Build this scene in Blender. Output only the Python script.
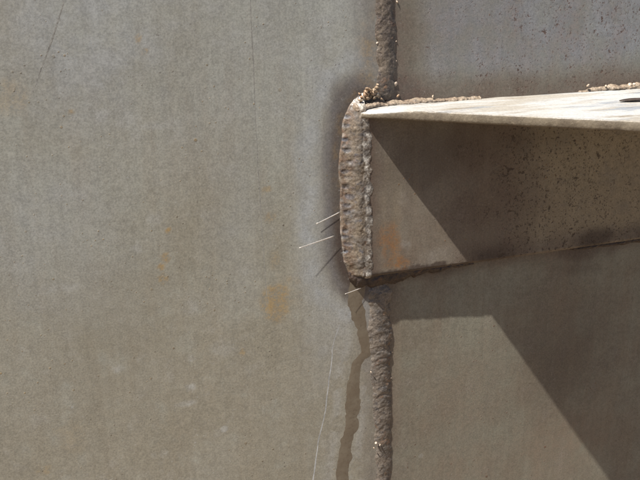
import bpy, math
import numpy as np

# ------------------------------------------------------------------ scene, camera, light
for o in list(bpy.data.objects):
    bpy.data.objects.remove(o, do_unlink=True)
SC = bpy.context.scene
COL = SC.collection
S = 0.0005                       # one drawing unit = half a millimetre

CAM = np.array([-278.712, -656.925, 255.522])
YAW, PITCH, ROLL, FOC = 0.35300, 0.29900, 0.01600, 801.4
T, K, SA, SB, TH = 9.486, 0.996, 3.356, 5.938, 8.6   # leg thickness, mitre slope, sun run per unit of depth
H = 150.0


def cam_axes():
    cy, sy, cp, sp = math.cos(YAW), math.sin(YAW), math.cos(PITCH), math.sin(PITCH)
    f = np.array([sy * cp, cy * cp, -sp])
    r = np.array([cy, -sy, 0.0])
    d = np.cross(f, r)
    cr, sr = math.cos(ROLL), math.sin(ROLL)
    return cr * r + sr * d, -sr * r + cr * d, f


AX, AY, AZ = cam_axes()


def unp(px, py, y=0.0):
    """photo pixel -> (x, z) on the vertical plane at depth y"""
    v = AX * ((px - 320) / FOC) + AY * ((py - 240) / FOC) + AZ
    t = (y - CAM[1]) / v[1]
    p = CAM + v * t
    return p[0], p[2]


cd = bpy.data.cameras.new('camera')
cam = bpy.data.objects.new('camera', cd)
COL.objects.link(cam)
cd.sensor_width = 36.0
cd.lens = FOC / 640 * 36
cd.clip_start = 0.005
cd.clip_end = 100
from mathutils import Matrix, Vector
cam.matrix_world = Matrix([[AX[0], -AY[0], -AZ[0], CAM[0] * S], [AX[1], -AY[1], -AZ[1], CAM[1] * S],
                           [AX[2], -AY[2], -AZ[2], CAM[2] * S], [0, 0, 0, 1]])
SC.camera = cam

W = bpy.data.worlds.new('World')
SC.world = W
W.use_nodes = True
wn = W.node_tree
wn.nodes.clear()
sky = wn.nodes.new('ShaderNodeTexSky')
sky.sky_type = 'NISHITA'
sky.sun_disc = False
sky.sun_elevation = math.atan2(SB, math.hypot(SA, 1))
sky.sun_rotation = math.atan2(-SA, -1) % (2 * math.pi)
sky.air_density = 0.5
sky.dust_density = 0.6
bg = wn.nodes.new('ShaderNodeBackground')
bg.inputs['Strength'].default_value = 0.05
wo = wn.nodes.new('ShaderNodeOutputWorld')
wn.links.new(sky.outputs[0], bg.inputs[0])
wn.links.new(bg.outputs[0], wo.inputs[0])

sl = bpy.data.lights.new('sun', 'SUN')
sl.energy = 5.0
sl.angle = math.radians(0.5)
sl.color = (1.0, 0.955, 0.88)
sun = bpy.data.objects.new('sun', sl)
COL.objects.link(sun)
sun.rotation_euler = Vector((SA, 1, -SB)).to_track_quat('-Z', 'Y').to_euler()
sun.location = (-0.6, -0.6, 1.5)

SC.view_settings.view_transform = 'Standard'
SC.view_settings.look = 'None'
SC.view_settings.gamma = 1.0
SC.view_settings.use_curve_mapping = False
SC.view_settings.exposure = 1.26
SC.render.engine = 'CYCLES'

# ------------------------------------------------------------------ numpy noise
RNG = np.random.default_rng(11)
TAB = RNG.random((256, 256))


def vnoise(x, y):
    xi = np.floor(x).astype(int); yi = np.floor(y).astype(int)
    fx = x - xi; fy = y - yi
    fx = fx * fx * (3 - 2 * fx); fy = fy * fy * (3 - 2 * fy)
    a = TAB[xi % 256, yi % 256]; b = TAB[(xi + 1) % 256, yi % 256]
    c = TAB[xi % 256, (yi + 1) % 256]; d = TAB[(xi + 1) % 256, (yi + 1) % 256]
    return (a * (1 - fx) + b * fx) * (1 - fy) + (c * (1 - fx) + d * fx) * fy


def fbm(x, y, wl, oct=4, seed=0.0, gain=0.5):
    x = np.asarray(x, float); y = np.asarray(y, float)
    s = 0; a = 1; n = 0
    for i in range(oct):
        s = s + a * vnoise(x / wl + seed * 17.3 + i * 31.7, y / wl + seed * 9.1 + i * 11.3)
        n += a; a *= gain; wl *= 0.5
    return s / n


def sstep(a, b, x):
    t = np.clip((x - a) / (b - a), 0, 1)
    return t * t * (3 - 2 * t)


def segdist(x, z, pts):
    d = np.full(np.shape(x), 1e9)
    for (x0, z0), (x1, z1) in zip(pts[:-1], pts[1:]):
        vx, vz = x1 - x0, z1 - z0
        t = np.clip(((x - x0) * vx + (z - z0) * vz) / (vx * vx + vz * vz + 1e-9), 0, 1)
        d = np.minimum(d, np.hypot(x - x0 - t * vx, z - z0 - t * vz))
    return d


def blob(x, z, c, rx, rz, soft=0.5, seed=3.0, rough=0.5):
    d = np.hypot((x - c[0]) / rx, (z - c[1]) / rz) + rough * 2 * (fbm(x, z, max(rx, rz) * 0.7, 4, seed) - 0.5)
    return 1 - sstep(1 - soft, 1 + soft, d)


# ------------------------------------------------------------------ mesh helpers
def link(name, me, mat, parent=None):
    o = bpy.data.objects.new(name, me)
    COL.objects.link(o)
    me.name = name
    if mat:
        for m in (mat if isinstance(mat, (list, tuple)) else [mat]):
            me.materials.append(m)
    if parent:
        o.parent = parent
    return o


def fast_mesh(V, quads, ma=None, mb=None, smooth=True):
    me = bpy.data.meshes.new('m')
    V = np.asarray(V, np.float32) * S
    q = np.asarray(quads, np.int32)
    me.vertices.add(len(V)); me.vertices.foreach_set('co', V.ravel())
    me.loops.add(q.size); me.loops.foreach_set('vertex_index', q.ravel())
    me.polygons.add(len(q))
    me.polygons.foreach_set('loop_start', np.arange(0, q.size, q.shape[1], dtype=np.int32))
    me.polygons.foreach_set('loop_total', np.full(len(q), q.shape[1], np.int32))
    me.polygons.foreach_set('use_smooth', np.full(len(q), smooth, bool))
    me.update(calc_edges=True)
    me.validate()
    for nm, a in (('mask_a', ma), ('mask_b', mb)):
        if a is not None:
            at = me.attributes.new(nm, 'FLOAT_COLOR', 'POINT')
            at.data.foreach_set('color', np.clip(np.asarray(a, np.float32), 0, 1).ravel())
    return me


def grid_quads(nu, nv, off=0, flip=False, wrap=False):
    i = np.arange(nu if wrap else nu - 1); j = np.arange(nv - 1)
    I, J = np.meshgrid(i, j, indexing='ij')
    I2 = (I + 1) % nu
    a = I * nv + J; b = I2 * nv + J; c = I2 * nv + J + 1; d = I * nv + J + 1
    q = np.stack([a, b, c, d], -1).reshape(-1, 4) + off
    return q[:, ::-1] if flip else q


def slab(xs, zs, yf, yb, mfun, seam=None):
    """upright plate: dense front face y=yf(x,z), rim and a plain back at yb"""
    X, Z = np.meshgrid(xs, zs, indexing='ij')
    if seam is not None:
        X = X + (seam_x(Z) - seam) * np.exp(-np.abs(X - seam) / 60)
    Y = yf(X, Z)
    nx, nz = X.shape
    V = np.stack([X, Y, Z], -1).reshape(-1, 3)
    Q = [grid_quads(nx, nz)]
    idx = np.arange(nx * nz).reshape(nx, nz)
    loop = np.concatenate([idx[:, 0], idx[-1, 1:], idx[-2::-1, -1], idx[0, -2:0:-1]])
    B = V[loop].copy(); B[:, 1] = yb
    o = len(V); n = len(loop)
    k = np.arange(n); k2 = (k + 1) % n
    Q.append(np.stack([loop[k2], loop[k], o + k, o + k2], -1))
    V = np.concatenate([V, B])
    cx = np.array([[xs[0], yb, zs[0]], [xs[-1], yb, zs[0]], [xs[-1], yb, zs[-1]], [xs[0], yb, zs[-1]]])
    o2 = len(V)
    V = np.concatenate([V, cx])
    Q.append(np.array([[o2 + 3, o2 + 2, o2 + 1, o2]]))
    ma, mb = mfun(V[:, 0], V[:, 2])
    me = fast_mesh(V, np.concatenate(Q), ma, mb)
    f = np.ones(len(me.polygons), bool); f[-(n + 1):] = False
    me.polygons.foreach_set('use_smooth', f)
    return me


def tag(o, label=None, cat=None, group=None, kind=None):
    if label: o['label'] = label
    if cat: o['category'] = cat
    if group: o['group'] = group
    if kind: o['kind'] = kind
    return o


def empty(name, loc=(0, 0, 0)):
    o = bpy.data.objects.new(name, None)
    COL.objects.link(o)
    o.location = [c * S for c in loc]
    o.empty_display_size = 0.01
    return o


# ------------------------------------------------------------------ node helpers
class NT:
    def __init__(self, name):
        self.m = bpy.data.materials.new(name)
        self.m.use_nodes = True
        self.t = self.m.node_tree
        self.t.nodes.clear()
        self.out = self.t.nodes.new('ShaderNodeOutputMaterial')
        self.b = self.t.nodes.new('ShaderNodeBsdfPrincipled')
        self.t.links.new(self.b.outputs[0], self.out.inputs[0])
        tc = self.t.nodes.new('ShaderNodeNewGeometry')
        vm = self.t.nodes.new('ShaderNodeVectorMath'); vm.operation = 'SCALE'
        self.t.links.new(tc.outputs['Position'], vm.inputs[0])
        vm.inputs['Scale'].default_value = 1 / S
        self.p = vm.outputs[0]

    def set(self, sock, v):
        if hasattr(v, 'is_output'):
            self.t.links.new(v, sock)
        elif isinstance(v, (tuple, list)):
            sock.default_value = tuple(v) + ((1,) if len(sock.default_value) == 4 and len(v) == 3 else ())
        else:
            sock.default_value = v

    def math(self, op, a, b=0.0, c=None, clamp=False):
        n = self.t.nodes.new('ShaderNodeMath'); n.operation = op; n.use_clamp = clamp
        self.set(n.inputs[0], a); self.set(n.inputs[1], b)
        if c is not None: self.set(n.inputs[2], c)
        return n.outputs[0]

    def mul(self, a, b, clamp=False): return self.math('MULTIPLY', a, b, clamp=clamp)
    def add(self, a, b, clamp=False): return self.math('ADD', a, b, clamp=clamp)

    def coord(self, scale=(1, 1, 1), off=(0, 0, 0)):
        n = self.t.nodes.new('ShaderNodeMapping')
        self.t.links.new(self.p, n.inputs['Vector'])
        n.inputs['Scale'].default_value = scale
        n.inputs['Location'].default_value = off
        return n.outputs[0]

    def noise(self, wl, detail=4, rough=0.55, off=0.0, stretch=(1, 1, 1), dist=0.0):
        n = self.t.nodes.new('ShaderNodeTexNoise')
        self.t.links.new(self.coord(tuple(s / wl for s in stretch), (off, off * 0.7, off * 1.3)), n.inputs['Vector'])
        n.inputs['Scale'].default_value = 1
        n.inputs['Detail'].default_value = detail
        n.inputs['Roughness'].default_value = rough
        n.inputs['Distortion'].default_value = dist
        return n.outputs['Fac']

    def voro(self, wl, off=0.0, rnd=1.0, warp=None):
        n = self.t.nodes.new('ShaderNodeTexVoronoi')
        v = self.coord((1 / wl,) * 3, (off, off * 1.7, off * 0.6))
        if warp is not None:
            a = self.t.nodes.new('ShaderNodeVectorMath'); a.operation = 'ADD'
            self.t.links.new(v, a.inputs[0]); self.t.links.new(warp, a.inputs[1])
            v = a.outputs[0]
        self.t.links.new(v, n.inputs['Vector'])
        n.inputs['Scale'].default_value = 1
        n.inputs['Randomness'].default_value = rnd
        return n.outputs['Distance'], n.outputs['Color']

    def ramp(self, v, lo, hi, a=0.0, b=1.0):
        n = self.t.nodes.new('ShaderNodeMapRange')
        n.interpolation_type = 'SMOOTHSTEP'
        self.set(n.inputs['Value'], v)
        self.set(n.inputs['From Min'], lo); self.set(n.inputs['From Max'], hi)
        n.inputs['To Min'].default_value = a; n.inputs['To Max'].default_value = b
        return n.outputs[0]

    def mix(self, f, a, b, mode='MIX'):
        n = self.t.nodes.new('ShaderNodeMix'); n.data_type = 'RGBA'; n.blend_type = mode
        n.clamp_factor = True
        self.set(n.inputs['Factor'], f)
        self.set(n.inputs[6], a); self.set(n.inputs[7], b)
        return n.outputs[2]

    def attr(self, name):
        n = self.t.nodes.new('ShaderNodeAttribute'); n.attribute_name = name
        s = self.t.nodes.new('ShaderNodeSeparateColor')
        self.t.links.new(n.outputs['Color'], s.inputs[0])
        return s.outputs[0], s.outputs[1], s.outputs[2], n.outputs['Alpha']

    def sep(self, c):
        s = self.t.nodes.new('ShaderNodeSeparateColor')
        self.t.links.new(c, s.inputs[0])
        return s.outputs[0], s.outputs[1], s.outputs[2]

    def bump(self, h, strength=1.0, normal=None):
        n = self.t.nodes.new('ShaderNodeBump')
        n.inputs['Distance'].default_value = S
        n.inputs['Strength'].default_value = strength
        self.set(n.inputs['Height'], h)
        if normal is not None: self.t.links.new(normal, n.inputs['Normal'])
        return n.outputs[0]

    def finish(self, col, rough, normal=None, metal=0.0, spec=0.35):
        self.set(self.b.inputs['Base Color'], col)
        self.set(self.b.inputs['Roughness'], rough)
        self.set(self.b.inputs['Metallic'], metal)
        self.b.inputs['Specular IOR Level'].default_value = spec
        if normal is not None: self.t.links.new(normal, self.b.inputs['Normal'])
        return self.m


def dots(n, wl, off, rmin, rmax, keep, warp=None):
    """round specks of uneven size: 1 inside"""
    d, c = n.voro(wl, off, warp=warp)
    r, g, b = n.sep(c)
    size = n.ramp(r, 1 - keep, 1.0, 0.0, 1.0)
    rad = n.math('MULTIPLY_ADD', size, rmax, rmin)
    on = n.math('GREATER_THAN', r, 1 - keep)
    return n.mul(n.math('SUBTRACT', 1.0, n.ramp(n.math('DIVIDE', d, rad), 0.55, 1.0)), on)


def steel(name, base, base2, heat, blue=(0.30, 0.33, 0.37), pale=(0.46, 0.46, 0.44), dark=(0.075, 0.056, 0.044),
          tan=(0.30, 0.24, 0.16), rust=(0.24, 0.12, 0.045), speck=0.16, relief=1.0, spots=0.12, rough=0.62, pitcol=(0.04, 0.026, 0.018)):
    n = NT(name)
    he, bl, ru, pa = n.attr('mask_a')
    pit, dk, tn, ws = n.attr('mask_b')
    big = n.noise(95, 5, 0.6, 3.1)
    mid = n.noise(26, 5, 0.62, 8.7)
    streak = n.noise(20, 4, 0.6, 5.5, stretch=(1, 1, 0.16))
    fine = n.noise(6, 4, 0.65, 1.9)
    grain = n.noise(1.5, 3, 0.7, 12.3)
    warp = None
    col = n.mix(n.ramp(n.add(n.mul(big, 0.65), n.mul(mid, 0.35)), 0.38, 0.62), base, base2)
    col = n.mix(n.mul(n.ramp(streak, 0.45, 0.75), 0.35), col, tan)
    col = n.mix(n.mul(tn, n.ramp(mid, 0.15, 0.5)), col, tan)
    col = n.mix(n.mul(bl, n.ramp(mid, 0.32, 0.66, 0.45, 1.0)), col, blue)
    # dried water marks: soft pale rounds and cloudy film
    cloud = n.mul(n.ramp(n.add(n.mul(mid, 0.8), n.mul(fine, 0.2)), 0.53, 0.70), 0.20)
    col = n.mix(cloud, col, pale)
    col = n.mix(n.mul(pa, n.ramp(fine, 0.3, 0.6, .4, 1.0)), col, pale)
    d1 = dots(n, 26, 2.2, 0.04, 0.13, spots)
    col = n.mix(n.mul(d1, 0.42), col, pale)
    # heat bloom
    col = n.mix(n.mul(he, n.ramp(n.add(n.mul(mid, .5), n.mul(fine, .5)), 0.25, 0.65, 0.55, 1.0)), col, heat)
    col = n.mix(n.mul(ws, n.ramp(mid, .25, .6, .55, 1.0)), col, (0.13, 0.125, 0.128))
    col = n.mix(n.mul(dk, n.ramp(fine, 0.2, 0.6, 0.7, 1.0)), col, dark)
    col = n.mix(n.mul(ru, n.ramp(n.add(n.mul(fine, .6), n.mul(grain, .4)), 0.36, 0.6)), col, rust)
    # rust specks of two sizes
    s1 = n.mul(dots(n, 15, 7.7, 0.03, 0.10, speck), n.ramp(mid, 0.42, 0.60))
    s2 = n.mul(dots(n, 5.5, 4.1, 0.06, 0.16, speck * 1.6), n.ramp(n.noise(60, 3, .5, 21.0), 0.46, 0.64))
    s3 = n.mul(dots(n, 3.2, 24.1, 0.08, 0.20, 0.22), n.ramp(n.noise(45, 4, .6, 27.0), 0.44, 0.62, 0.1, 0.9))
    sp = n.math('MAXIMUM', n.math('MAXIMUM', s1, s2), s3)
    col = n.mix(n.mul(sp, 0.65), col, n.mix(n.ramp(big, .4, .6), rust, pitcol))
    # pits where the mask says
    wn_ = n.t.nodes.new('ShaderNodeTexNoise')
    n.t.links.new(n.coord((1 / 2.2,) * 3, (4, 5, 6)), wn_.inputs['Vector']); wn_.inputs['Detail'].default_value = 3
    wv = n.t.nodes.new('ShaderNodeVectorMath'); wv.operation = 'MULTIPLY_ADD'
    n.t.links.new(wn_.outputs['Color'], wv.inputs[0]); wv.inputs[1].default_value = (.55,) * 3; wv.inputs[2].default_value = (-.27,) * 3
    p1 = dots(n, 2.5, 9.3, 0.10, 0.36, 0.5, wv.outputs[0])
    p2 = dots(n, 5.0, 15.3, 0.06, 0.24, 0.3, wv.outputs[0])
    p3 = n.ramp(n.noise(2.9, 3, .6, 33.0), 0.60, 0.66)
    p4 = n.ramp(n.noise(6.5, 4, .65, 36.0), 0.615, 0.66)
    pk = n.mul(n.math('MAXIMUM', n.math('MAXIMUM', n.mul(p1, .7), n.mul(p2, .8)), n.math('MAXIMUM', n.mul(p3, .85), p4)), n.ramp(n.add(pit, n.add(n.mul(n.math('SUBTRACT', fine, .5), 0.9), n.mul(n.math('SUBTRACT', mid, .5), 1.6))), 0.2, 0.8), clamp=True)
    col = n.mix(n.mul(pk, 0.85), col, pitcol)
    mill = n.noise(4.5, 4, 0.6, 61.0, stretch=(1, 1, 0.03))
    g = n.add(n.add(n.mul(grain, 0.60), n.mul(fine, 0.25)), n.mul(mill, 0.15))
    gm = n.ramp(g, 0.28, 0.72, 0.72, 1.28)
    flk = n.ramp(n.noise(2.1, 2, .6, 71.0), .66, .74, 0, .35)
    col = n.mix(flk, col, pale)
    cm = n.t.nodes.new('ShaderNodeCombineColor')
    for i in range(3): n.t.links.new(gm, cm.inputs[i])
    col = n.mix(1.0, col, cm.outputs[0], 'MULTIPLY')
    h = n.add(n.mul(grain, 0.075 * relief), n.mul(fine, 0.035 * relief))
    h = n.add(h, n.mul(mid, 0.14 * relief))
    h = n.add(h, n.mul(pk, -0.22))
    h = n.add(h, n.mul(sp, 0.10))
    r = n.ramp(mid, 0.3, 0.7, rough - 0.08, rough + 0.10)
    return n.finish(col, r, n.bump(h, 1.0))


def weldmat(name, a, b, c, rust, relief=1.0, rough=0.5, rustcut=0.55, metal=0.0, masks=False):
    n = NT(name)
    n1 = n.noise(14, 5, 0.65, 2.0); n2 = n.noise(6, 4, 0.65, 6.0); n3 = n.noise(2.2, 3, 0.6, 9.0)
    col = n.mix(n.ramp(n1, 0.38, 0.62), a, b)
    col = n.mix(n.ramp(n2, 0.54, 0.68, 0, 0.85), col, c)
    col = n.mix(n.ramp(n.add(n.mul(n1, .4), n.mul(n.noise(9, 4, .65, 31.0), .6)), rustcut, rustcut + 0.12, 0, 0.9), col, rust)
    rg = n.ramp(n2, .3, .7, rough - .1, rough + .15)
    if masks:
        sh, cr, ru, _ = n.attr('mask_a')
        col = n.mix(n.mul(ru, n.ramp(n2, .35, .6)), col, rust)
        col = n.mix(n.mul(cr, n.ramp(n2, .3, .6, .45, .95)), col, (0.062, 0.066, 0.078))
        col = n.mix(n.mul(sh, n.ramp(n3, .2, .6, .45, 1.0)), col, (0.46, 0.44, 0.40))  # bare metal and painted highlights, both put into the base colour
    gm = n.ramp(n.add(n.mul(n3, .6), n.mul(n.noise(1.1, 2, .6, 14.), .4)), 0.28, 0.72, 0.55, 1.45)
    cm = n.t.nodes.new('ShaderNodeCombineColor')
    for i in range(3): n.t.links.new(gm, cm.inputs[i])
    col = n.mix(1.0, col, cm.outputs[0], 'MULTIPLY')
    h = n.add(n.mul(n3, 0.55 * relief), n.mul(n2, 0.7 * relief))
    return n.finish(col, rg, n.bump(h, 1.0), metal=metal, spec=0.4)


def plain(name, col, rough=0.6, metal=0.0, var=0.25, wl=4.0, relief=0.3, spec=0.35):
    n = NT(name)
    f = n.noise(wl, 4, 0.6, 2.0)
    gm = n.ramp(f, 0.25, 0.75, 1 - var, 1 + var)
    cm = n.t.nodes.new('ShaderNodeCombineColor')
    for i in range(3): n.t.links.new(gm, cm.inputs[i])
    c = n.mix(1.0, col, cm.outputs[0], 'MULTIPLY')
    return n.finish(c, rough, n.bump(n.mul(f, relief), 1.0), metal=metal, spec=spec)


# ------------------------------------------------------------------ materials
M_LEFT = steel('weathered_steel', (0.292, 0.296, 0.258), (0.248, 0.242, 0.196), (0.135, 0.115, 0.10), blue=(0.305, 0.32, 0.325), relief=0.75, tan=(0.23, 0.20, 0.148), rust=(0.28, 0.19, 0.08), pale=(0.36, 0.365, 0.355), dark=(0.060, 0.044, 0.036))
M_RIGHT = steel('brown_weathered_steel', (0.178, 0.173, 0.138), (0.155, 0.136, 0.104), (0.105, 0.072, 0.056), pitcol=(0.07, 0.036, 0.024), blue=(0.198, 0.20, 0.21),
                tan=(0.175, 0.138, 0.10), rust=(0.13, 0.058, 0.034), pale=(0.26, 0.25, 0.225), spots=0.05)
M_WEB = steel('bracket_steel', (0.158, 0.138, 0.11), (0.13, 0.104, 0.08), (0.082, 0.054, 0.041), tan=(0.225, 0.188, 0.128),
              rust=(0.185, 0.088, 0.032), pale=(0.25, 0.235, 0.21), spots=0.03, relief=0.9, dark=(0.055, 0.040, 0.031))
M_BEAD = weldmat('bright_weld_metal', (0.135, 0.108, 0.08), (0.108, 0.096, 0.085), (0.07, 0.068, 0.075), (0.10, 0.062, 0.04), 0.42, 0.42, 0.57, masks=True)
M_SEAM_LOW = weldmat('grey_weld_metal', (0.135, 0.113, 0.093), (0.092, 0.081, 0.071), (0.06, 0.055, 0.054), (0.16, 0.095, 0.058), 0.6, 0.45, 0.54)
M_SEAM_TOP = weldmat('dark_weld_metal', (0.128, 0.103, 0.079), (0.08, 0.064, 0.053), (0.042, 0.034, 0.034), (0.15, 0.088, 0.052), 0.9, 0.5, 0.56)
M_DARKWELD = weldmat('oxidised_weld_metal', (0.045, 0.031, 0.024), (0.03, 0.021, 0.019), (0.018, 0.015, 0.018), (0.085, 0.045, 0.025), 1.0, 0.55)
M_CRUST = weldmat('rusty_slag', (0.30, 0.235, 0.165), (0.20, 0.135, 0.085), (0.04, 0.03, 0.027), (0.24, 0.135, 0.07), 1.0, 0.6, 0.5)
M_WIRE = plain('bright_wire', (0.75, 0.72, 0.68), 0.3, 0.6, 0.1)
M_SCRATCH = plain('scratch_groove', (0.225, 0.22, 0.20), 0.6, 0.0, 0.3, 3)
M_SALT = plain('salt_film', (0.345, 0.35, 0.345), 0.7, 0.0, 0.35, 5)
M_DIRT = plain('ground_sand', (0.19, 0.138, 0.085), 0.9, 0.0, 0.25, 60, 3)


# ------------------------------------------------------------------ layout taken from the photo
SEAM_PTS = [unp(385, -60), unp(385, 10), unp(386, 60), unp(386, 95), unp(380, 285), unp(379, 320), unp(381, 370), unp(383, 430), unp(382, 480), unp(383, 560)]
SEAM_Z = np.array([p[1] for p in SEAM_PTS])[::-1]
SEAM_X = np.array([p[0] for p in SEAM_PTS])[::-1]
GROUND_Z = -900.0


def seam_x(z): return np.interp(z, SEAM_Z, SEAM_X)


def left_y(x, z):
    w = 1.1 * (fbm(x, z, 190, 2, 1.0) - 0.5) * 2
    return -w * np.clip(1 - np.abs(x - 20) * 0 , 0, 1) * sstep(0, 60, np.abs(x - 20))


def right_y(x, z):
    return -0.9 * (fbm(x, z, 170, 2, 5.0) - 0.5) * 2 * sstep(0, 60, np.abs(x - 20))


# outline of the bracket's end weld, read off the photo (left rim on the plate, right rim on the leg)
EL = [unp(359, 96, -3), unp(350, 105), unp(344, 117), unp(340, 140), unp(338.5, 175), unp(340, 210), unp(341, 240), unp(343, 262), unp(349, 276), unp(356, 282)]
ER = [unp(367, 103, -T), unp(369, 112, -T), unp(370, 125, -T), unp(370.5, 145, -T), unp(371, 175, -T), unp(371, 210, -T), unp(371.5, 240, -T), unp(371, 262, -T), unp(371, 274, -T), unp(370, 282, -T)]


def left_masks(x, z):
    n = len(x)
    ma = np.zeros((n, 4)); mb = np.zeros((n, 4))
    ds = np.abs(x - seam_x(z))
    de = segdist(x, z, EL)
    de = np.where(x > np.interp(z, [p[1] for p in EL][::-1], [p[0] for p in EL][::-1]) , np.where((z < EL[0][1]) & (z > EL[-1][1]), 0, de), de)
    wob = 8 * (fbm(x, z, 30, 4, 2.0) - 0.5)
    d2 = de + wob
    up = sstep(unp(385, 115)[1], unp(385, 70)[1], z)
    seam_heat = (1 - sstep(8, 42, ds + wob * 1.6)) * (0.35 + 0.45 * up)
    seam_low = (1 - sstep(12, 30, ds + wob)) * (1 - up) * 0.25
    ma[:, 0] = np.clip((1 - sstep(5, 26, d2)) * 0.8 + seam_heat + seam_low, 0, 1)
    ma[:, 1] = np.clip(np.exp(-((d2 - 30) / 15) ** 2) * 0.85, 0, 1)
    ring = np.exp(-((de + wob * .9 - 11) / 6) ** 2) * (.55 + .9 * (fbm(x, z, 14, 4, 97.) - .3))
    lowz = 1 - sstep(unp(340, 225)[1], unp(340, 205)[1], z)
    mb[:, 1] = np.clip((1 - sstep(2.5, 14 , de + wob * 0.6)) * (.72 + .28 * lowz), 0, 1)
    mb[:, 3] = np.clip(ring * .8, 0, 1)
    ma[:, 2] = np.clip((1 - sstep(3, 9, de + wob * .4)) * sstep(unp(340, 240)[1], unp(340, 170)[1], z) * 0.22, 0, 1) * sstep(.38, .62, fbm(x, z, 7, 3, 44.))
    # dark, purplish halo round the upper corner and below the toe
    mb[:, 1] = np.maximum(mb[:, 1], 0.55 * blob(x, z, unp(350, 103), 18, 22, 0.7, 4))
    mb[:, 1] = np.maximum(mb[:, 1], 0.75 * blob(x, z, unp(357, 283), 17, 15, 0.5, 6))
    ma[:, 2] = np.maximum(ma[:, 2], .42 * up * np.exp(-((ds - 17) / 8) ** 2) * sstep(.36, .6, fbm(x, z, 24, 4, 46.)))
    # cool film: left/top and a tall band right of the hairline
    ma[:, 1] = np.maximum(ma[:, 1], 0.75 * blob(x, z, unp(70, 20), 90, 80, 0.9, 8))
    ma[:, 1] = np.maximum(ma[:, 1], 0.6 * blob(x, z, unp(310, 60), 45, 90, 0.9, 9))
    ma[:, 1] = np.maximum(ma[:, 1], 0.45 * blob(x, z, unp(40, 220), 70, 60, 0.9, 10))
    ma[:, 1] = np.maximum(ma[:, 1], 0.45 * blob(x, z, unp(330, 320), 25, 45, 0.9, 11))
    ma[:, 1] = np.maximum(ma[:, 1], 0.35 * blob(x, z, unp(235, 200), 25, 70, 0.9, 12))
    mb[:, 2] = 0.55 * sstep(unp(100, 60)[1], unp(100, 430)[1], z + 60 * (fbm(x, z, 120, 3, 33.) - .5))
    ma[:, 1] = np.maximum(ma[:, 1], 0.5 * sstep(unp(100, 260)[1], unp(100, -20)[1], z + 60 * (fbm(x, z, 90, 3, 35.) - .5)))
    # tan grime lower down and along vertical bands
    for (px, py, rx, rz, s) in ((200, 420, 130, 60, 0.35), (60, 455, 80, 35, 0.4), (190, 220, 40, 120, 0.4), (15, 50, 30, 60, 0.35),
                                (250, 370, 50, 40, 0.35), (120, 130, 60, 60, 0.25)):
        mb[:, 2] = np.maximum(mb[:, 2], s * blob(x, z, unp(px, py), rx, rz, 0.9, px * 0.1))
    # rust: ochre patch, small clusters
    for (px, py, r, s) in ((279, 299, 16, 0.8), (276, 307, 11, 0.7), (276, 260, 6, 0.35), (165, 258, 3.5, .9), (161, 267, 3, .8), (163, 279, 3.5, .8),
                           (168, 231, 2.4, .9), (138, 39, 2.6, .6), (145, 52, 2.2, .9), (72, 112, 2, .7), (270, 218, 4, .6), (266, 190, 3.5, .5),
                           (45, 470, 5, .4), (72, 437, 14, .15), (242, 352, 2.5, .6), (10, 95, 12, .25)):
        ma[:, 2] = np.maximum(ma[:, 2], s * blob(x, z, unp(px, py), r, r, 0.45, px * .37, 0.9))
    # dried drops
    for (px, py, rx, rz, s) in ((155, 126, 16, 3.5, .55), (128, 121, 8, 5, .5), (136, 134, 4, 6, .4), (90, 75, 6, 16, .45), (103, 116, 6, 5, .5),
                                (191, 387, 3.5, 3.5, .7), (188, 403, 8, 2.6, .55), (137, 249, 4, 4, .5), (155, 218, 6, 5, .4), (192, 304, 9, 9, .35),
                                (60, 288, 14, 4, .4), (118, 370, 4, 3, .5), (222, 350, 12, 7, .3), (190, 360, 4, 4, .4), (110, 60, 6, 5, .35)):
        ma[:, 3] = np.maximum(ma[:, 3], s * .75 * blob(x, z, unp(px, py), rx, rz, 0.6, py * .21, 0.9))
    # pale rim left by water beside the trickle
    wt = [unp(352, 296), unp(362, 345), unp(352, 370), unp(350, 420), unp(340, 480)]
    ma[:, 3] = np.maximum(ma[:, 3], 0.35 * np.exp(-((segdist(x, z, wt) - 14) / 6) ** 2) * (fbm(x, z, 16, 3, 7) > 0.42))
    return ma, mb


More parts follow.
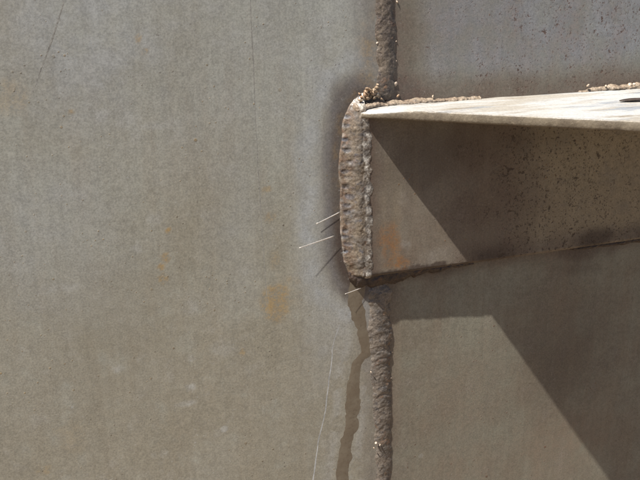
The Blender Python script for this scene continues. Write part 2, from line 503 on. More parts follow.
def right_masks(x, z):
    n = len(x)
    ma = np.zeros((n, 4)); mb = np.zeros((n, 4))
    ds = np.abs(x - seam_x(z))
    wob = 9 * (fbm(x, z, 28, 4, 12.0) - 0.5)
    top = z > H * 0.6
    zf = H + TH
    heat_top = (1 - sstep(10, 48, ds + wob)) * 0.75 + (1 - sstep(4, 34, z - zf + wob * 1.2)) * 0.75
    heat_low = (1 - sstep(9, 24, ds + wob)) * 0.35 + (1 - sstep(2, 20, -z + wob)) * 0.7
    ma[:, 0] = np.clip(np.where(top, heat_top, heat_low), 0, 1)
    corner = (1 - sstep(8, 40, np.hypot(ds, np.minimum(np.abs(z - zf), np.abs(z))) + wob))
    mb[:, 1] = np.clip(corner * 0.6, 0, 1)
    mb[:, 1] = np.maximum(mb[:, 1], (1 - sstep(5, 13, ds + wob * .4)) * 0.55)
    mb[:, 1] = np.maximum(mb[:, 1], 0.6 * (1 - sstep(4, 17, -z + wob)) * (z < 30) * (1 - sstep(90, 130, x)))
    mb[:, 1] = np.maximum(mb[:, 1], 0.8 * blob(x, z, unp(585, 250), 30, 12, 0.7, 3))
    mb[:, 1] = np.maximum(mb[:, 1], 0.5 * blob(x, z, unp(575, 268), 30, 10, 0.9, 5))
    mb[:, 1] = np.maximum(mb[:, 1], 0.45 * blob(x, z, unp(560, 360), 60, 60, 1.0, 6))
    ma[:, 1] = np.where(top, 0.85 * sstep(20, 60, ds + wob) * sstep(8, 40, z - zf + wob), 0.0)
    mb[:, 0] = np.where(top, 0.34 + .28 * sstep(60, 220, x), 0.12)
    for (px, py, rx, rz, s) in ((570, 25, 16, 34, .6), (515, 15, 10, 30, .5), (490, 40, 40, 40, .3), (620, 40, 10, 16, .5), (590, 55, 30, 14, .4), (612, 12, 14, 10, .45), (450, 30, 20, 40, .3), (540, 50, 30, 20, .35)):
        mb[:, 0] = np.maximum(mb[:, 0], s * blob(x, z, unp(px, py), rx, rz, 0.7, px * .11))
        ma[:, 2] = np.maximum(ma[:, 2], 0.45 * s * blob(x, z, unp(px, py), rx, rz, 0.7, px * .11))
    for (px, py, rx, rz, s) in ((560, 450, 60, 40, .5), (450, 470, 60, 25, .35), (470, 400, 60, 60, .25)):
        mb[:, 2] = np.maximum(mb[:, 2], s * blob(x, z, unp(px, py), rx, rz, 0.9, px * .11))
        ma[:, 2] = np.maximum(ma[:, 2], 0.3 * s * blob(x, z, unp(px, py), rx, rz, 0.9, px * .13))
    return ma, mb


def web_masks(x, z):
    n = len(x)
    ma = np.zeros((n, 4)); mb = np.zeros((n, 4))
    wob = 12 * (fbm(x, z, 30, 4, 22.0) - 0.5)
    ma[:, 0] = np.clip((1 - sstep(8, 24, x + wob * 0.7)) * 0.8 + 0.8 * (1 - sstep(150, 215, x + 2.2 * wob)) * sstep(60, 130, x + z * 0.0 + wob) * 0.8
                       + 0.55 * sstep(60, 20, z - 150 + x * 0 + wob + 60) * 0, 0, 1)
    mb[:, 2] = np.clip(sstep(70, 240, x + 3 * wob) * sstep(2, 30, z + wob) * 0.85, 0, 1)
    mb[:, 0] = np.clip(sstep(20, 200, x + 2.2 * wob) * (0.58 + 0.40 * np.exp(-((x - 190) / 80) ** 2)), 0, 1)
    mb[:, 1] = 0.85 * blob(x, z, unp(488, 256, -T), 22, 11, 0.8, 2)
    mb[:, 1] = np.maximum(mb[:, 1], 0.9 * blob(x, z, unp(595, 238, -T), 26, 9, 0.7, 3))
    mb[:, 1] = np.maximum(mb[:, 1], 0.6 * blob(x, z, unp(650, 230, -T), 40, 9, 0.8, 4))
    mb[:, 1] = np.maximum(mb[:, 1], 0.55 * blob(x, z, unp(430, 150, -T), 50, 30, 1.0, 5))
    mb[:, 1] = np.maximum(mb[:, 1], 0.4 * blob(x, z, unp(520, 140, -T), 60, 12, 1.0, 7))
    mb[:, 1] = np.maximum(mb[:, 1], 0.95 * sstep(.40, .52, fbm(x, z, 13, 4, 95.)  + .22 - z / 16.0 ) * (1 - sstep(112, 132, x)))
    for (px, py, rx, rz, s) in ((391, 243, 9, 17, .75), (398, 263, 11, 5.5, .85), (384, 232, 5, 10, .4)):
        ma[:, 2] = np.maximum(ma[:, 2], s * blob(x, z, unp(px, py, -T), rx, rz, 0.6, px * .3, 0.8))
    for (px, py, rx, rz, s) in ((405, 245, 5, 4, .4), (402, 200, 4, 8, .2), (440, 255, 20, 8, .25), (412, 270, 20, 4, .5)):
        ma[:, 3] = np.maximum(ma[:, 3], s * blob(x, z, unp(px, py, -T), rx, rz, 0.6, px * .3, 0.8))
    return ma, mb


# ------------------------------------------------------------------ the two plates and the ground
def axis(lo, hi, step, outlo, outhi, n=10):
    mid = np.arange(lo, hi + step * .5, step)
    a = lo - (lo - outlo) * (np.linspace(1, 0, n, endpoint=False)) ** 1.6
    b = mid[-1] + (outhi - mid[-1]) * (np.linspace(0, 1, n + 1)[1:]) ** 1.6
    return np.concatenate([a, mid, b])


ZL = axis(unp(200, 500)[1] - 20, unp(200, -20)[1] + 20, 1.7, GROUND_Z, 520)
XL0 = unp(-20, 240)[0] - 30
XL = np.concatenate([-900 + (XL0 + 900) * np.linspace(0, 1, 8, endpoint=False), np.arange(XL0, 18.5, 1.7), [19.4]])
XR = np.concatenate([[20.6], np.arange(22, unp(660, 240)[0] + 60, 1.7), np.linspace(unp(660, 240)[0] + 64, 900, 8)])

me = slab(XL, ZL, left_y, 10.0, left_masks, 20.0)
P_LEFT = tag(link('steel_plate', me, M_LEFT), 'pale grey weathered steel plate left of the vertical weld seam', 'steel plate', 'steel plates of the wall')
me = slab(XR, ZL, right_y, 10.0, right_masks, 20.0)
P_RIGHT = tag(link('steel_plate', me, M_RIGHT), 'brown and bluish steel plate right of the seam, behind the bracket', 'steel plate', 'steel plates of the wall')

gx = np.linspace(-6000, 6000, 40)
GX, GY = np.meshgrid(gx, gx, indexing='ij')
gv = np.stack([GX, GY, GROUND_Z + 12 * (fbm(GX, GY, 500, 3, 2.) - .5) * (np.abs(GY) > 300)], -1).reshape(-1, 3)
tag(link('ground', fast_mesh(gv, grid_quads(40, 40)), M_DIRT), 'unseen sandy ground in front of the steel wall, added for its warm bounce light', kind='structure')  # out of view; added to throw warm light into the shaded steel


# ------------------------------------------------------------------ weld beads
def bead(pts, hw, height, spacing, amp, basey=0.0, step=0.8, nu=29, seed=0.0, chev=0.55, rough=0.6, edge=0.18, sinw=0.03):
    """a weld run laid along pts (x,z): domed cross-section, crescent ripples, ragged rims"""
    pts = np.array(pts, float)
    seg = np.r_[0, np.cumsum(np.hypot(*np.diff(pts, axis=0).T))]
    n = max(8, int(seg[-1] / step))
    s = np.linspace(0, seg[-1], n)
    px = np.interp(s, seg, pts[:, 0]); pz = np.interp(s, seg, pts[:, 1])
    tx = np.gradient(px); tz = np.gradient(pz)
    k = np.ones(9) / 9
    tx = np.convolve(np.pad(tx, 4, 'edge'), k, 'valid'); tz = np.convolve(np.pad(tz, 4, 'edge'), k, 'valid')
    l = np.hypot(tx, tz); tx /= l; tz /= l
    nxv, nzv = -tz, tx
    u = np.linspace(-1, 1, nu)
    SS, U = np.meshgrid(s, u, indexing='ij')
    w = np.interp(s, np.linspace(0, seg[-1], len(np.atleast_1d(hw))), np.atleast_1d(hw))
    wl = w * (1 + edge * 2 * (fbm(s, s * 0 + seed, 11, 4, seed + 1) - .5) + sinw * np.sin(2 * np.pi * s / spacing))
    wr = w * (1 + edge * 2 * (fbm(s, s * 0 + seed, 11, 4, seed + 5) - .5) + sinw * np.sin(2 * np.pi * s / spacing + 1))
    # tapered ends
    tap = np.sqrt(np.clip(np.minimum(s, seg[-1] - s) / (w * 0.9), 0.02, 1))
    off = np.where(U < 0, U * wl[:, None], U * wr[:, None]) * np.clip(tap, .3, 1)[:, None]
    X = px[:, None] + nxv[:, None] * off
    Z = pz[:, None] + nzv[:, None] * off
    hh = np.interp(s, np.linspace(0, seg[-1], len(np.atleast_1d(height))), np.atleast_1d(height))
    dome = (1 - np.abs(U) ** 2.2) ** 0.8
    ph = SS / spacing + chev * U * U * 1.6 + 1.3 * (fbm(SS, U * 9, 22, 3, seed + 3) - .5)
    fr = ph - np.floor(ph)
    rid = np.where(fr < 0.7, fr / 0.7, (1 - fr) / 0.3)
    jig = vnoise(np.floor(ph) * 1.7 + seed, np.floor(ph) * 0.3 + U * 0.4)
    Y = dome * hh[:, None] * (0.88 + 0.24 * jig) * tap[:, None] + amp * (rid - .5) * np.sqrt(dome + 1e-6)
    Y = Y + (rough * (fbm(X, Z, 4.0, 3, seed + 8) - .5) * 2 + .6 * rough * (fbm(X, Z, 13, 3, seed + 18) - .5) * 2) * np.sqrt(dome + 1e-6) - 0.4
    by = basey(X, Z) if callable(basey) else basey
    V = np.stack([X, by - Y, Z], -1).reshape(-1, 3)
    return fast_mesh(V, grid_quads(n, nu, flip=True)), V.reshape(n, nu, 3)


def fix_normals(me):
    import bmesh
    bm = bmesh.new(); bm.from_mesh(me)
    # open sheets: make them face the camera side (-Y)
    tot = sum(f.normal.y * f.calc_area() for f in bm.faces)
    if tot > 0:
        bmesh.ops.reverse_faces(bm, faces=bm.faces[:])
    bm.to_mesh(me); bm.free()


SEAM_TOP = [unp(385, -70), unp(385, 10), unp(386, 60), unp(386.5, 100)]
SEAM_LOW = [unp(378.5, 281), unp(379.5, 300), unp(380, 330), unp(381.5, 370), unp(383, 420), unp(383.5, 450), unp(382.5, 480), unp(383, 560)]

top = empty('weld_seam', (SEAM_TOP[-1][0], 0, SEAM_TOP[-1][1]))
tag(top, 'dark oxidised vertical weld bead running up above the bracket', 'weld seam', 'vertical weld seam runs')
low = empty('weld_seam', (SEAM_LOW[0][0], 0, SEAM_LOW[0][1]))
tag(low, 'greyer rust-flecked vertical weld bead below the bracket, beside the wet streak', 'weld seam', 'vertical weld seam runs')
bpy.context.view_layer.update()


def kid(name, me, mat, root):
    o = link(name, me, mat)
    o.parent = root
    o.matrix_parent_inverse = Matrix.Translation(-root.location)
    return o


me, _ = bead(SEAM_TOP, [9.5, 9, 10, 9.5], [2.6, 2.2, 2.7, 2.2], 10.5, 0.12, seed=1.0, rough=0.42, edge=.35, step=.55, nu=37, chev=-.6)
fix_normals(me); kid('weld_bead', me, M_SEAM_TOP, top)
me, _ = bead(SEAM_LOW, [13, 12.5, 11, 9.5, 8.7, 8.7, 8.7], [3.2, 2.9, 2.5, 2.1, 2.1], 6.6, 0.07, seed=4.0, rough=0.42, edge=.3, step=.55, nu=37, chev=-.7)
fix_normals(me); kid('weld_bead', me, M_SEAM_LOW, low)


# small round spatter balls
def ball(r, seed, squash=0.6, jag=0.16):
    import bmesh
    bm = bmesh.new()
    bmesh.ops.create_icosphere(bm, subdivisions=2, radius=r * S)
    rr = np.random.default_rng(seed)
    for v in bm.verts:
        v.co *= 1 + rr.uniform(-jag, jag)
        v.co.y *= squash
    for f in bm.faces: f.smooth = True
    me = bpy.data.meshes.new('spatter')
    bm.to_mesh(me); bm.free()
    return me


BALLS = [ball(1.0, i) for i in range(5)]
M_SPAT = weldmat('spatter_metal', (0.42, 0.34, 0.27), (0.33, 0.25, 0.18), (0.10, 0.08, 0.07), (0.34, 0.20, 0.11), .6, 0.4, .56)
for m_ in BALLS: m_.materials.append(M_SPAT)


def spatter(root, px, py, r, i, y=0.0, name='spatter_ball'):
    x, z = unp(px, py, y)
    o = bpy.data.objects.new(name, BALLS[i % 5])
    COL.objects.link(o)
    o.parent = root
    o.location = Vector((x * S, (y + r * .05) * S, z * S)) - root.location
    r *= .72
    o.scale = (r, r, r)
    o.rotation_euler = (i * 1.3, i * 0.7, i * 2.1)
    return o


for i, (px, py, r) in enumerate([(395.5, 84, 3.0), (398, 96, 2.6), (389, 95, 1.6), (377, 43, 1.6), (396, 41, 1.3), (378, 11, 1.5),
                                 (397, 2, 1.8), (396, 61, 1.3)]):
    spatter(top, px, py, r, i)
for i, (px, py, r) in enumerate([(391.5, 338, 1.2), (392, 352, 1.0), (376, 443, 1.8), (380, 445, 1.6), (374, 448, 1.4), (391, 378, 1.1), (371, 372, 1.3)]):
    spatter(low, px, py, r, i + 2, y=-3.0 if px < 390 else 0)

# ------------------------------------------------------------------ the bracket: an angle with a mitred leg
BR = empty('angle_bracket', (0, 0, 0))
tag(BR, 'steel angle bracket welded to the plates, its top flange mitred and glaring in the sun', 'bracket')

XEND = 620.0


def web_y(x, z):
    e = np.minimum(z - 0.0, 40)
    rnd = 1.6 * np.sqrt(np.clip(1 - np.clip(e / 1.6, 0, 1), 0, 1)) * 1.0
    ragged = 2.2 * np.clip(fbm(x, z, 9, 3, 3.) - .45, 0, 1) * (1 - sstep(0, 7, z)) * (1 - sstep(110, 125, x))
    lip = 2.3 * sstep(15, 115, x) * np.clip(1 - z / 150, 0, 1)
    return -T + 0.25 * (fbm(x, z, 80, 2, 9.) - .5) + rnd + ragged * .5 - lip


wx = np.concatenate([[3.0], np.arange(4.6, 330, 1.6), np.linspace(334, XEND, 14)])
wz = np.concatenate([[0.0, 0.25, 0.6, 1.0, 1.6], np.arange(3, H + 0.1, 1.6), [H + 0.8]])
me = slab(wx, wz, web_y, 0.6, web_masks)
kid('upright_leg', me, M_WEB, BR)

# flange: section swept along x
M_FLANGE = None
def flange_mat():
    n = NT('bare_flange_steel')
    ed, _, _, _ = n.attr('mask_a')
    st = n.noise(30, 5, 0.6, 3.0, stretch=(0.28, 1, 1)); f = n.noise(5, 4, .6, 8.0); g = n.noise(1.8, 3, .6, 4.)
    col = n.mix(n.ramp(st, .42, .60), (0.36, 0.36, 0.355), (0.265, 0.245, 0.215))
    col = n.mix(n.ramp(n.noise(20, 5, .65, 17., stretch=(0.22, 1, 1)), .55, .66, 0, .85), col, (0.17, 0.138, 0.10))
    col = n.mix(n.ramp(n.noise(26, 5, .6, 47., stretch=(0.3, 1, 1)), .56, .68, 0, .8), col, (0.175, 0.195, 0.225))
    col = n.mix(n.ramp(n.noise(7, 4, .7, 57., stretch=(0.15, 1, 1)), .60, .70, 0, .6), col, (0.15, 0.125, 0.10))
    edge = n.mix(n.ramp(n.noise(22, 4, .6, 27.), .35, .65), (0.15, 0.125, 0.09), (0.105, 0.085, 0.062))
    edge = n.mix(n.ramp(f, .5, .7, 0, .6), edge, (0.17, 0.14, 0.10))
    col = n.mix(ed, col, edge)
    gm = n.ramp(g, .25, .75, .84, 1.16)
    cm = n.t.nodes.new('ShaderNodeCombineColor')
    for i in range(3): n.t.links.new(gm, cm.inputs[i])
    col = n.mix(1.0, col, cm.outputs[0], 'MULTIPLY')
    return n.finish(col, n.ramp(st, .3, .7, .40, .6), n.bump(n.add(n.mul(f, .5), n.mul(g, .15)), 1.0), spec=.5)


def front_d(x):
    return T + 0.3 + K * np.clip(x, -3, 260)


fx = np.concatenate([np.arange(0.2, 300, 1.6), np.linspace(304, XEND, 20)])
sec = []
for w in np.linspace(0, 1, 44): sec.append(('t', w))
for a in np.linspace(0, 1, 9): sec.append(('e', a))
for w in np.linspace(1, 0, 10): sec.append(('b', w))
V = np.zeros((len(fx), len(sec), 3)); A = np.zeros((len(fx), len(sec), 4))
D = front_d(fx)
D = D + 0.8 * (fbm(fx, fx * 0, 14, 4, 41.) - .5) - 0.7 * sstep(.60, .72, fbm(fx, fx * 0, 9, 3, 43.))
for j, (k_, w) in enumerate(sec):
    if k_ == 't':
        d = -0.6 + (D + 0.6 - 0.7) * w
        z = H + TH - TH * .5 * w * (1 - sstep(2, 42, fx)) + 0.9 * (fbm(fx, d, 26, 3, 31.) - .5) - 0.15 * (w > .98)
    elif k_ == 'e':
        bul = 0.5 * math.sin(math.pi * w)
        und = 1.3 * w
        d = D + bul - 0.7 * (abs(w - .5) * 2) ** 6 - und * np.clip(D / 30, .2, 1)
        z = H + TH * (.5 + .5 * sstep(2, 42, fx)) * (1 - w) + 0.25 * (fbm(fx, fx * 0 + w * 4, 7, 3, 51.) - .5)
        A[:, j, 0] = 1.0 if 0 < w else 0.3
    else:
        d = -0.6 + (D + 0.6 - 1.1 - 1.3 * np.clip(D / 30, .2, 1)) * w
        z = H + 0 * fx
        A[:, j, 0] = 0.9
    V[:, j] = np.stack([fx, -d, z], -1)
ns = len(sec)
q = np.concatenate([grid_quads(len(fx), ns), np.array([[i * ns, i * ns + ns - 1, (i + 1) * ns + ns - 1, (i + 1) * ns] for i in range(len(fx) - 1)])])
me = fast_mesh(V.reshape(-1, 3), q, A.reshape(-1, 4), A.reshape(-1, 4))
import bmesh
bm = bmesh.new(); bm.from_mesh(me)
bmesh.ops.holes_fill(bm, edges=[e for e in bm.edges if e.is_boundary], sides=0)
bmesh.ops.recalc_face_normals(bm, faces=bm.faces[:])
bm.to_mesh(me); bm.free()
M_FLANGE = flange_mat()
FL = kid('flange', me, M_FLANGE, BR)

# end weld between the bracket's cut end and the left plate
zz = np.concatenate([np.arange(EL[-1][1] - 1, EL[0][1] + 2, 0.7)])
elz = np.array([p[1] for p in EL])[::-1]; elx = np.array([p[0] for p in EL])[::-1]
erz = np.array([p[1] for p in ER])[::-1]; erx = np.array([p[0] for p in ER])[::-1]
ztop = max(EL[0][1], ER[0][1]); zbot = min(EL[-1][1], ER[-1][1])
zz = np.arange(zbot - 1.5, ztop + 2.5, 0.42)
nu = 88
u = np.linspace(0, 1, nu)
zw = zz
xl = np.interp(zw, elz, elx) + 4.0 * (fbm(zz, zz * 0, 15, 3, 61., .4) - .5)
xr = np.interp(zz, erz, erx) + 2.5
ZZ, U = np.meshgrid(zz, u, indexing='ij')
XX = xl[:, None] + (xr - xl)[:, None] * U
top_t = sstep(ztop + 2.5, ztop - 12, ZZ)
bot_t = sstep(zbot + 0, zbot + 9, ZZ + 3 * (fbm(XX, ZZ * 0, 9, 3, 62.) - .5))
UW = np.clip(U + .10 * (fbm(XX, ZZ, 9, 3, 99.) - .5) * sstep(0, .1, U), 0, 1)
prof = 0.12 * sstep(0, .06, U) + 0.88 * sstep(0.0, .60, UW) ** 0.85
base = (T + 0.35) * prof * (0.05 + 0.95 * top_t) * (0.25 + 0.75 * bot_t)
inn = sstep(0.0, .10, U)
# wide pass on the left: faint crescents and coarse grain
ph = ZZ / 7.4 + 5.0 * (U - .36) ** 2 + 3.4 * (fbm(XX, ZZ, 20, 4, 67.) - .5)
fr = ph - np.floor(ph)
jig = vnoise(np.floor(ph) * 2.7, np.floor(ph) * .4)
base = base + (0.03 + .26 * jig) * (np.sin(np.pi * fr) ** 1.5 - .5) * np.exp(-((U - .36) / .27) ** 2)
base = base + (0.38 * (fbm(XX, ZZ, 3.4, 3, 69.) - .5) * 2 + 0.7 * (fbm(XX, ZZ, 10, 3, 71.) - .5) * 2) * inn
crater = np.zeros_like(base); bare_and_lit = np.zeros_like(base)
rr = np.random.default_rng(8)
for i, py in enumerate((118, 127, 141, 152, 163, 173, 179, 188, 198, 207, 214, 224, 233, 239, 246, 254)):
    cx, cz = unp(349.5 + rr.uniform(-3, 3), py, -T)
    a, b = rr.uniform(2.2, 4.2), rr.uniform(1.3, 2.4)
    d = ((XX - cx) / a) ** 2 + ((ZZ - cz - .12 * (XX - cx) ** 2 / a) / b) ** 2 + .9 * (fbm(XX, ZZ, 3, 3, 73.) - .5)
    base = base - rr.uniform(.5, 1.1) * np.exp(-np.clip(d, 0, 9) ** 1.3)
    crater = np.maximum(crater, rr.uniform(.5, 1) * (1 - sstep(.4, 2.2, d)))
# narrow pass on the right: overlapping scales that droop towards their tips
lob = np.full_like(base, -2.0)
zc = ztop - 14
while zc > zbot + 4:
    sp = rr.uniform(6.0, 11.5)
    cx = np.interp(zc, erz, erx) - 4.6 + rr.uniform(-.9, .9)
    a, b = rr.uniform(4.2, 6.4), rr.uniform(5.5, 9.5)
    wx_ = 3.0 * (fbm(XX, ZZ, 7, 3, 85.) - .5)
    dx = (XX - cx + 1.7 * wx_) / a; dz = (ZZ - zc + .6 * (XX - cx) + 3.5 * (fbm(XX, ZZ, 8, 3, 87.) - .5)) / b
    d = dx * dx + dz * dz + .4 * (fbm(XX, ZZ, 6, 2, 75.) - .5)
    droop = .55 - .55 * np.clip(dz, -1, 1)
    h_ = T - 0.1 + rr.uniform(.15, .95) * np.sqrt(np.clip(1 - d, 0, 1)) * (.5 + droop) - 3.5 * np.clip(d - 1, 0, 1)
    gl = (1 - sstep(.15, .7, (dx - .3) ** 2 + (dz + .35) ** 2)) * rr.uniform(.2, 1.0) ** .6  # pale scale tips: bare metal with its glint painted into the colour
    bare_and_lit = np.where(h_ > lob, np.maximum(gl, bare_and_lit * .4), bare_and_lit)
    lob = np.maximum(lob, h_)
    zc -= sp
right = T + .3 - 3.5 * np.clip((XX - np.interp(ZZ, erz, erx) + 2.5) / 5.0, 0, 1) ** 2 + .5 * (fbm(XX, ZZ, 4, 3, 89.) - .5)
hgt = np.where(U > .45, np.maximum(np.minimum(base, np.where(U > .7, right, 99)), lob * top_t - 3 * (1 - sstep(.45, .7, U))), base)
hgt = hgt * (0.2 + 0.8 * bot_t)
hgt = hgt + 0.12 * (fbm(XX, ZZ, 1.6, 2, 79.) - .5) * 2 * inn
hgt = hgt * (1 - sstep(.72, 1, U) * sstep(H + 1, H + 8, ZZ))
bare_and_lit = np.maximum(bare_and_lit, sstep(ztop - 20, ztop - 8, ZZ) * sstep(.35, .7, U))  # sunlit top of the bead painted paler in the colour
bare_and_lit = np.maximum(bare_and_lit, .25 * (1 - sstep(.04, .10, U)) * (fbm(XX, ZZ, 8, 3, 81.) > .5))  # light catching the left rim, painted in as paler colour
hgt[:, 0] = -1.0
hgt[0, :] = -1.0; hgt[-1, :] = -1.0
bare_and_lit *= (.15 + .85 * sstep(.35, .6, fbm(XX, ZZ, 5, 3, 91.)))
BM = np.stack([bare_and_lit, crater, np.maximum(0.8 * sstep(.50, .60, fbm(XX, ZZ, 26, 4, 83.)), .85 * (1 - sstep(.05, .5, U + .6 * (fbm(XX, ZZ, 9, 3, 93.) - .5)))), U], -1).reshape(-1, 4)
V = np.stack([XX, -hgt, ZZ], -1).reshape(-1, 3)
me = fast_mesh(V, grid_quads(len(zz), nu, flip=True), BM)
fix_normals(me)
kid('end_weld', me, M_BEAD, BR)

# fillets under the upright leg and behind the flange
b0 = (EL[-2][0] - 1, 5.0); b1 = (8, 0.0); b2 = (34, 0.0); b3 = (124, -0.5)
me, _ = bead([b0, b1, b2, (70, 0), b3], [12, 14, 12, 8, 6, 4], [6, 7.4, T - .3, T - .0, T + .2], 11, 0.3, seed=7., rough=1.3, edge=.6, step=.55)
fix_normals(me); kid('toe_weld', me, M_DARKWELD, BR)
me, _ = bead([unp(572, 249, -T * .5), unp(640, 239, -T * .5), unp(720, 228, -T * .5)], [3, 5.5, 5.5], [6, 8.5, 8.5], 11, 0.3, seed=9., rough=1.3, edge=.6, step=.55)
fix_normals(me); kid('toe_weld', me, M_DARKWELD, BR)
M_TOPWELD = weldmat('flange_weld_metal', (0.22, 0.175, 0.13), (0.16, 0.12, 0.088), (0.10, 0.08, 0.066), (0.20, 0.115, 0.065), 0.5, .45, .58)
zf = H + TH
me, _ = bead([(-6, zf - 1), (20, zf + 1.0), (60, zf + .5), (unp(481, 100)[0], zf - .5)], [4.5, 4.0, 3.0, 2.2], [8, 7, 5.0, 3.5], 13, 0.3, seed=11., rough=1.7, edge=1.1, step=.5, nu=37)
fix_normals(me); kid('flange_weld', me, M_TOPWELD, BR)
me, _ = bead([(unp(578, 92)[0], zf - .3), (unp(605, 92)[0], zf + 1.2), (unp(660, 92)[0], zf + 1.6), (520, zf + 1.5)], [2, 4.8, 5.2, 5.], [3, 7, 8, 7.], 13, 0.3, seed=13., rough=2.0, edge=1.1, step=.5, nu=37)
fix_normals(me); kid('flange_weld', me, M_TOPWELD, BR)

# crusty slag at the upper corner of the bracket
rr = np.random.default_rng(5)
CR = [ball(1.0, 20 + i, 1.0, 0.45) for i in range(4)]
for m_ in CR: m_.materials.append(M_CRUST)
for i, (px, py, r, y) in enumerate([(366.5, 96, 2.6, -4), (367.5, 92.5, 2.2, -5), (370, 90, 2.0, -5.5), (373, 93.5, 2.4, -4), (376, 95, 2.6, -3), (376.5, 91, 2.0, -5),
                                    (377.5, 87.5, 1.8, -6), (378.3, 84.8, 1.2, -7), (375, 97.5, 2.2, -4), (371.5, 96.5, 1.5, -3), (359.5, 94, 1.5, -1), (361, 100.5, 1.4, -7), (364, 98.5, 2.0, -6), (362, 97, 1.6, -3), (369, 98.3, 1.7, -5), (368, 88.6, 1.1, -7), (374.5, 90, 1.2, -7), (382, 98.5, 1.4, -5)]):
    x, z = unp(px, py, y)
    o = bpy.data.objects.new('slag_crust', CR[i % 4]); COL.objects.link(o)
    o.parent = BR; o.location = (x * S, (y + 1.5) * S, z * S); o.scale = (r * .8, r * 1.4, r * rr.uniform(.6, 1.1))
    o.rotation_euler = tuple(rr.uniform(0, 6, 3))
for i, (px, py, r) in enumerate([(588, 85.5, 2.4), (606, 86, 1.9), (630, 85, 3.2), (634, 84.2, 2.2), (433, 96.3, 2.0)]):
    spatter(BR, px, py, r, i + 1, y=-3.0)
# dark lens-shaped sheet lying on the flange
fxp = 220.0
nfl = 14
fv = []
for i in range(nfl):
    t_ = i / (nfl - 1)
    wd = 5.5 * math.sin(math.pi * min(1, t_ * 1.15 + .03)) ** .8 + .3
    for s_ in (-1, 0, 1):
        fv.append((fxp + 40 * t_, -(79 + 4 * t_ + s_ * wd), zf + 0.9 + 0.7 * math.sin(math.pi * t_) + (0.4 if s_ else 0)))
MARK_V = fv

# ------------------------------------------------------------------ thin marks on the left plate
def strip(pts, widths, lift, face=left_y, step=1.5, wob=0.0, seed=0.0, nu=3, y=0.0):
    pts = np.array(pts, float)
    seg = np.r_[0, np.cumsum(np.hypot(*np.diff(pts, axis=0).T))]
    n = max(6, int(seg[-1] / step))
    s = np.linspace(0, seg[-1], n)
    px = np.interp(s, seg, pts[:, 0]); pz = np.interp(s, seg, pts[:, 1])
    w = np.interp(s, np.linspace(0, seg[-1], len(widths)), widths)
    px = px + wob * (fbm(s, s * 0, 22, 4, seed) - .5)
    tx = np.gradient(px); tz = np.gradient(pz); l = np.hypot(tx, tz)
    nx, nz = -tz / l, tx / l
    wl = w * (1 + .9 * (fbm(s, s * 0, 9, 4, seed + 2) - .5)); wr = w * (1 + .9 * (fbm(s, s * 0, 9, 4, seed + 4) - .5))
    u = np.linspace(-1, 1, nu)
    off = np.where(u[None] < 0, u[None] * wl[:, None], u[None] * wr[:, None])
    X = px[:, None] + nx[:, None] * off; Z = pz[:, None] + nz[:, None] * off
    Y = face(X, Z) - lift * (1 - 0.9 * np.abs(u[None]) ** 4)
    me = fast_mesh(np.stack([X, Y, Z], -1).reshape(-1, 3), grid_quads(n, nu, flip=True))
    fix_normals(me)
    return me


# the wet trickle that starts under the bracket's toe
def wetmat():
    n = NT('wet_rusty_film')
    a = n.noise(16, 5, .6, 3.); f = n.noise(3, 3, .6, 5.)
    col = n.mix(n.ramp(a, .35, .65), (0.155, 0.13, 0.096), (0.13, 0.104, 0.075))
    col = n.mix(n.ramp(f, .5, .75, 0, .5), col, (0.08, 0.058, 0.042))
    return n.finish(col, 0.42, n.bump(n.add(n.mul(f, .05), n.mul(a, .3)), 1.0), spec=.4)


M_WET = wetmat()
W1 = [unp(358, 278), unp(357, 287), unp(354.5, 300), unp(358, 315), unp(363.5, 335), unp(367, 350), unp(366, 357)]
W2 = [unp(369, 352), unp(361, 358), unp(356.5, 364), unp(355, 385), unp(352, 400), unp(351, 425), unp(347, 440), unp(345, 455), unp(342, 480), unp(340, 540)]
WT = empty('wet_streak', (W1[0][0], 0, W1[0][1]))
tag(WT, 'brown wet streak trickling down the plate from under the bracket, beside the seam', 'water streak')
kid('streak_film', strip(W1, [6, 9, 8, 6.5, 6, 5.5, 5], 0.10, wob=3, seed=3, nu=5, step=0.8), M_WET, WT)
kid('streak_film', strip(W2, [3.5, 5.5, 7, 7.5, 7, 7, 6.5, 6, 6], 0.14, wob=4, seed=8, nu=5, step=0.8), M_WET, WT)

tag(link('dried_drip', strip([unp(339, 325), unp(332, 350), unp(328, 385), unp(325, 410), unp(318, 440), unp(312, 482), unp(309, 520)],
                           [.4, .5, .6, .5, .7, .5], 0.02, wob=3, seed=21), M_SALT),
    'thin pale dried drip line left of the brown wet streak', 'drip mark')
tag(link('scratch', strip([unp(64, 2), unp(52, 40), unp(40, 72), unp(33, 92)], [.45, .7, .6, .3], 0.03, seed=23), M_SCRATCH),
    'slanted dark scratch in the top left corner of the pale plate', 'scratch', 'scratches on the pale plate')
tag(link('scratch', strip([unp(250, -10), unp(253, 60), unp(256, 130), unp(260, 200), unp(264, 262), unp(267, 300)], [.28, .4, .25, .35, .25, .2], 0.03, wob=1.5, seed=24), M_SCRATCH),
    'long near-vertical hairline scratch down the middle of the pale plate', 'scratch', 'scratches on the pale plate')


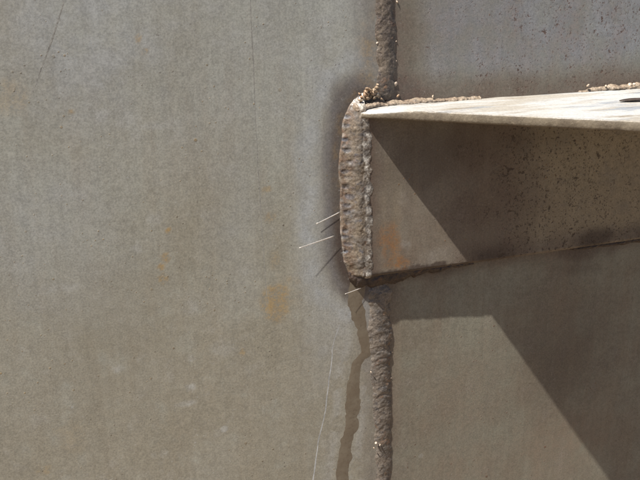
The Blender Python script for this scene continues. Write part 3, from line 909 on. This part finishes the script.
# ------------------------------------------------------------------ wire bristles by the end weld
def wire(a, b, ya, yb, r, bow, mat, label):
    p0 = np.array([*unp(*a, ya)]); p1 = np.array([*unp(*b, yb)])
    n = 12; k = 8
    root = np.array([p0[0], ya, p0[1]]); tip = np.array([p1[0], yb, p1[1]])
    ax = (tip - root) / np.linalg.norm(tip - root)
    e1 = np.cross(ax, [0, 1, 0]); e1 /= np.linalg.norm(e1); e2 = np.cross(ax, e1)
    V = []
    for i in range(n):
        t = i / (n - 1)
        c = root + (tip - root) * t + e1 * bow * math.sin(math.pi * t)
        rad = r * (1 - .35 * t)
        for j in range(k):
            an = 2 * math.pi * j / k
            V.append(c + (rad * math.cos(an) * e1 + 0.09 * math.sin(an) * e2))
    q = [[i * k + j, i * k + (j + 1) % k, (i + 1) * k + (j + 1) % k, (i + 1) * k + j] for i in range(n - 1) for j in range(k)]
    V.append(root); V.append(tip)
    me = fast_mesh(V, q)
    bm = bmesh.new(); bm.from_mesh(me)
    bmesh.ops.holes_fill(bm, edges=[e for e in bm.edges if e.is_boundary], sides=0)
    bmesh.ops.recalc_face_normals(bm, faces=bm.faces[:])
    bm.to_mesh(me); bm.free()
    tag(link('wire_bristle', me, mat), label, 'wire bristle', 'wire bristles stuck by the end weld')


wire((340, 212), (316, 224), -1.2, -1.9, 0.5, .15, M_WIRE, 'upper short bright wire bristle left of the bracket end weld')
wire((334, 236), (299, 248), -2.6, -5.8, 0.55, .1, M_WIRE, 'longest bright wire bristle, halfway down left of the end weld')
wire((361, 288), (345, 294), -2.0, -4, 0.45, .1, M_WIRE, 'small bright wire bristle under the bracket toe at the streak head')


MARKS = []
qf = grid_quads(nfl, 3)
me = fast_mesh(np.array(MARK_V), qf)
bm = bmesh.new(); bm.from_mesh(me)
ret = bmesh.ops.solidify(bm, geom=bm.faces[:], thickness=0.5 * S)
bm.to_mesh(me); bm.free()
tag(link('dark_mark', me, M_DARKWELD), 'dark lens-shaped mark lying on the sunlit flange at the right edge', 'flake')
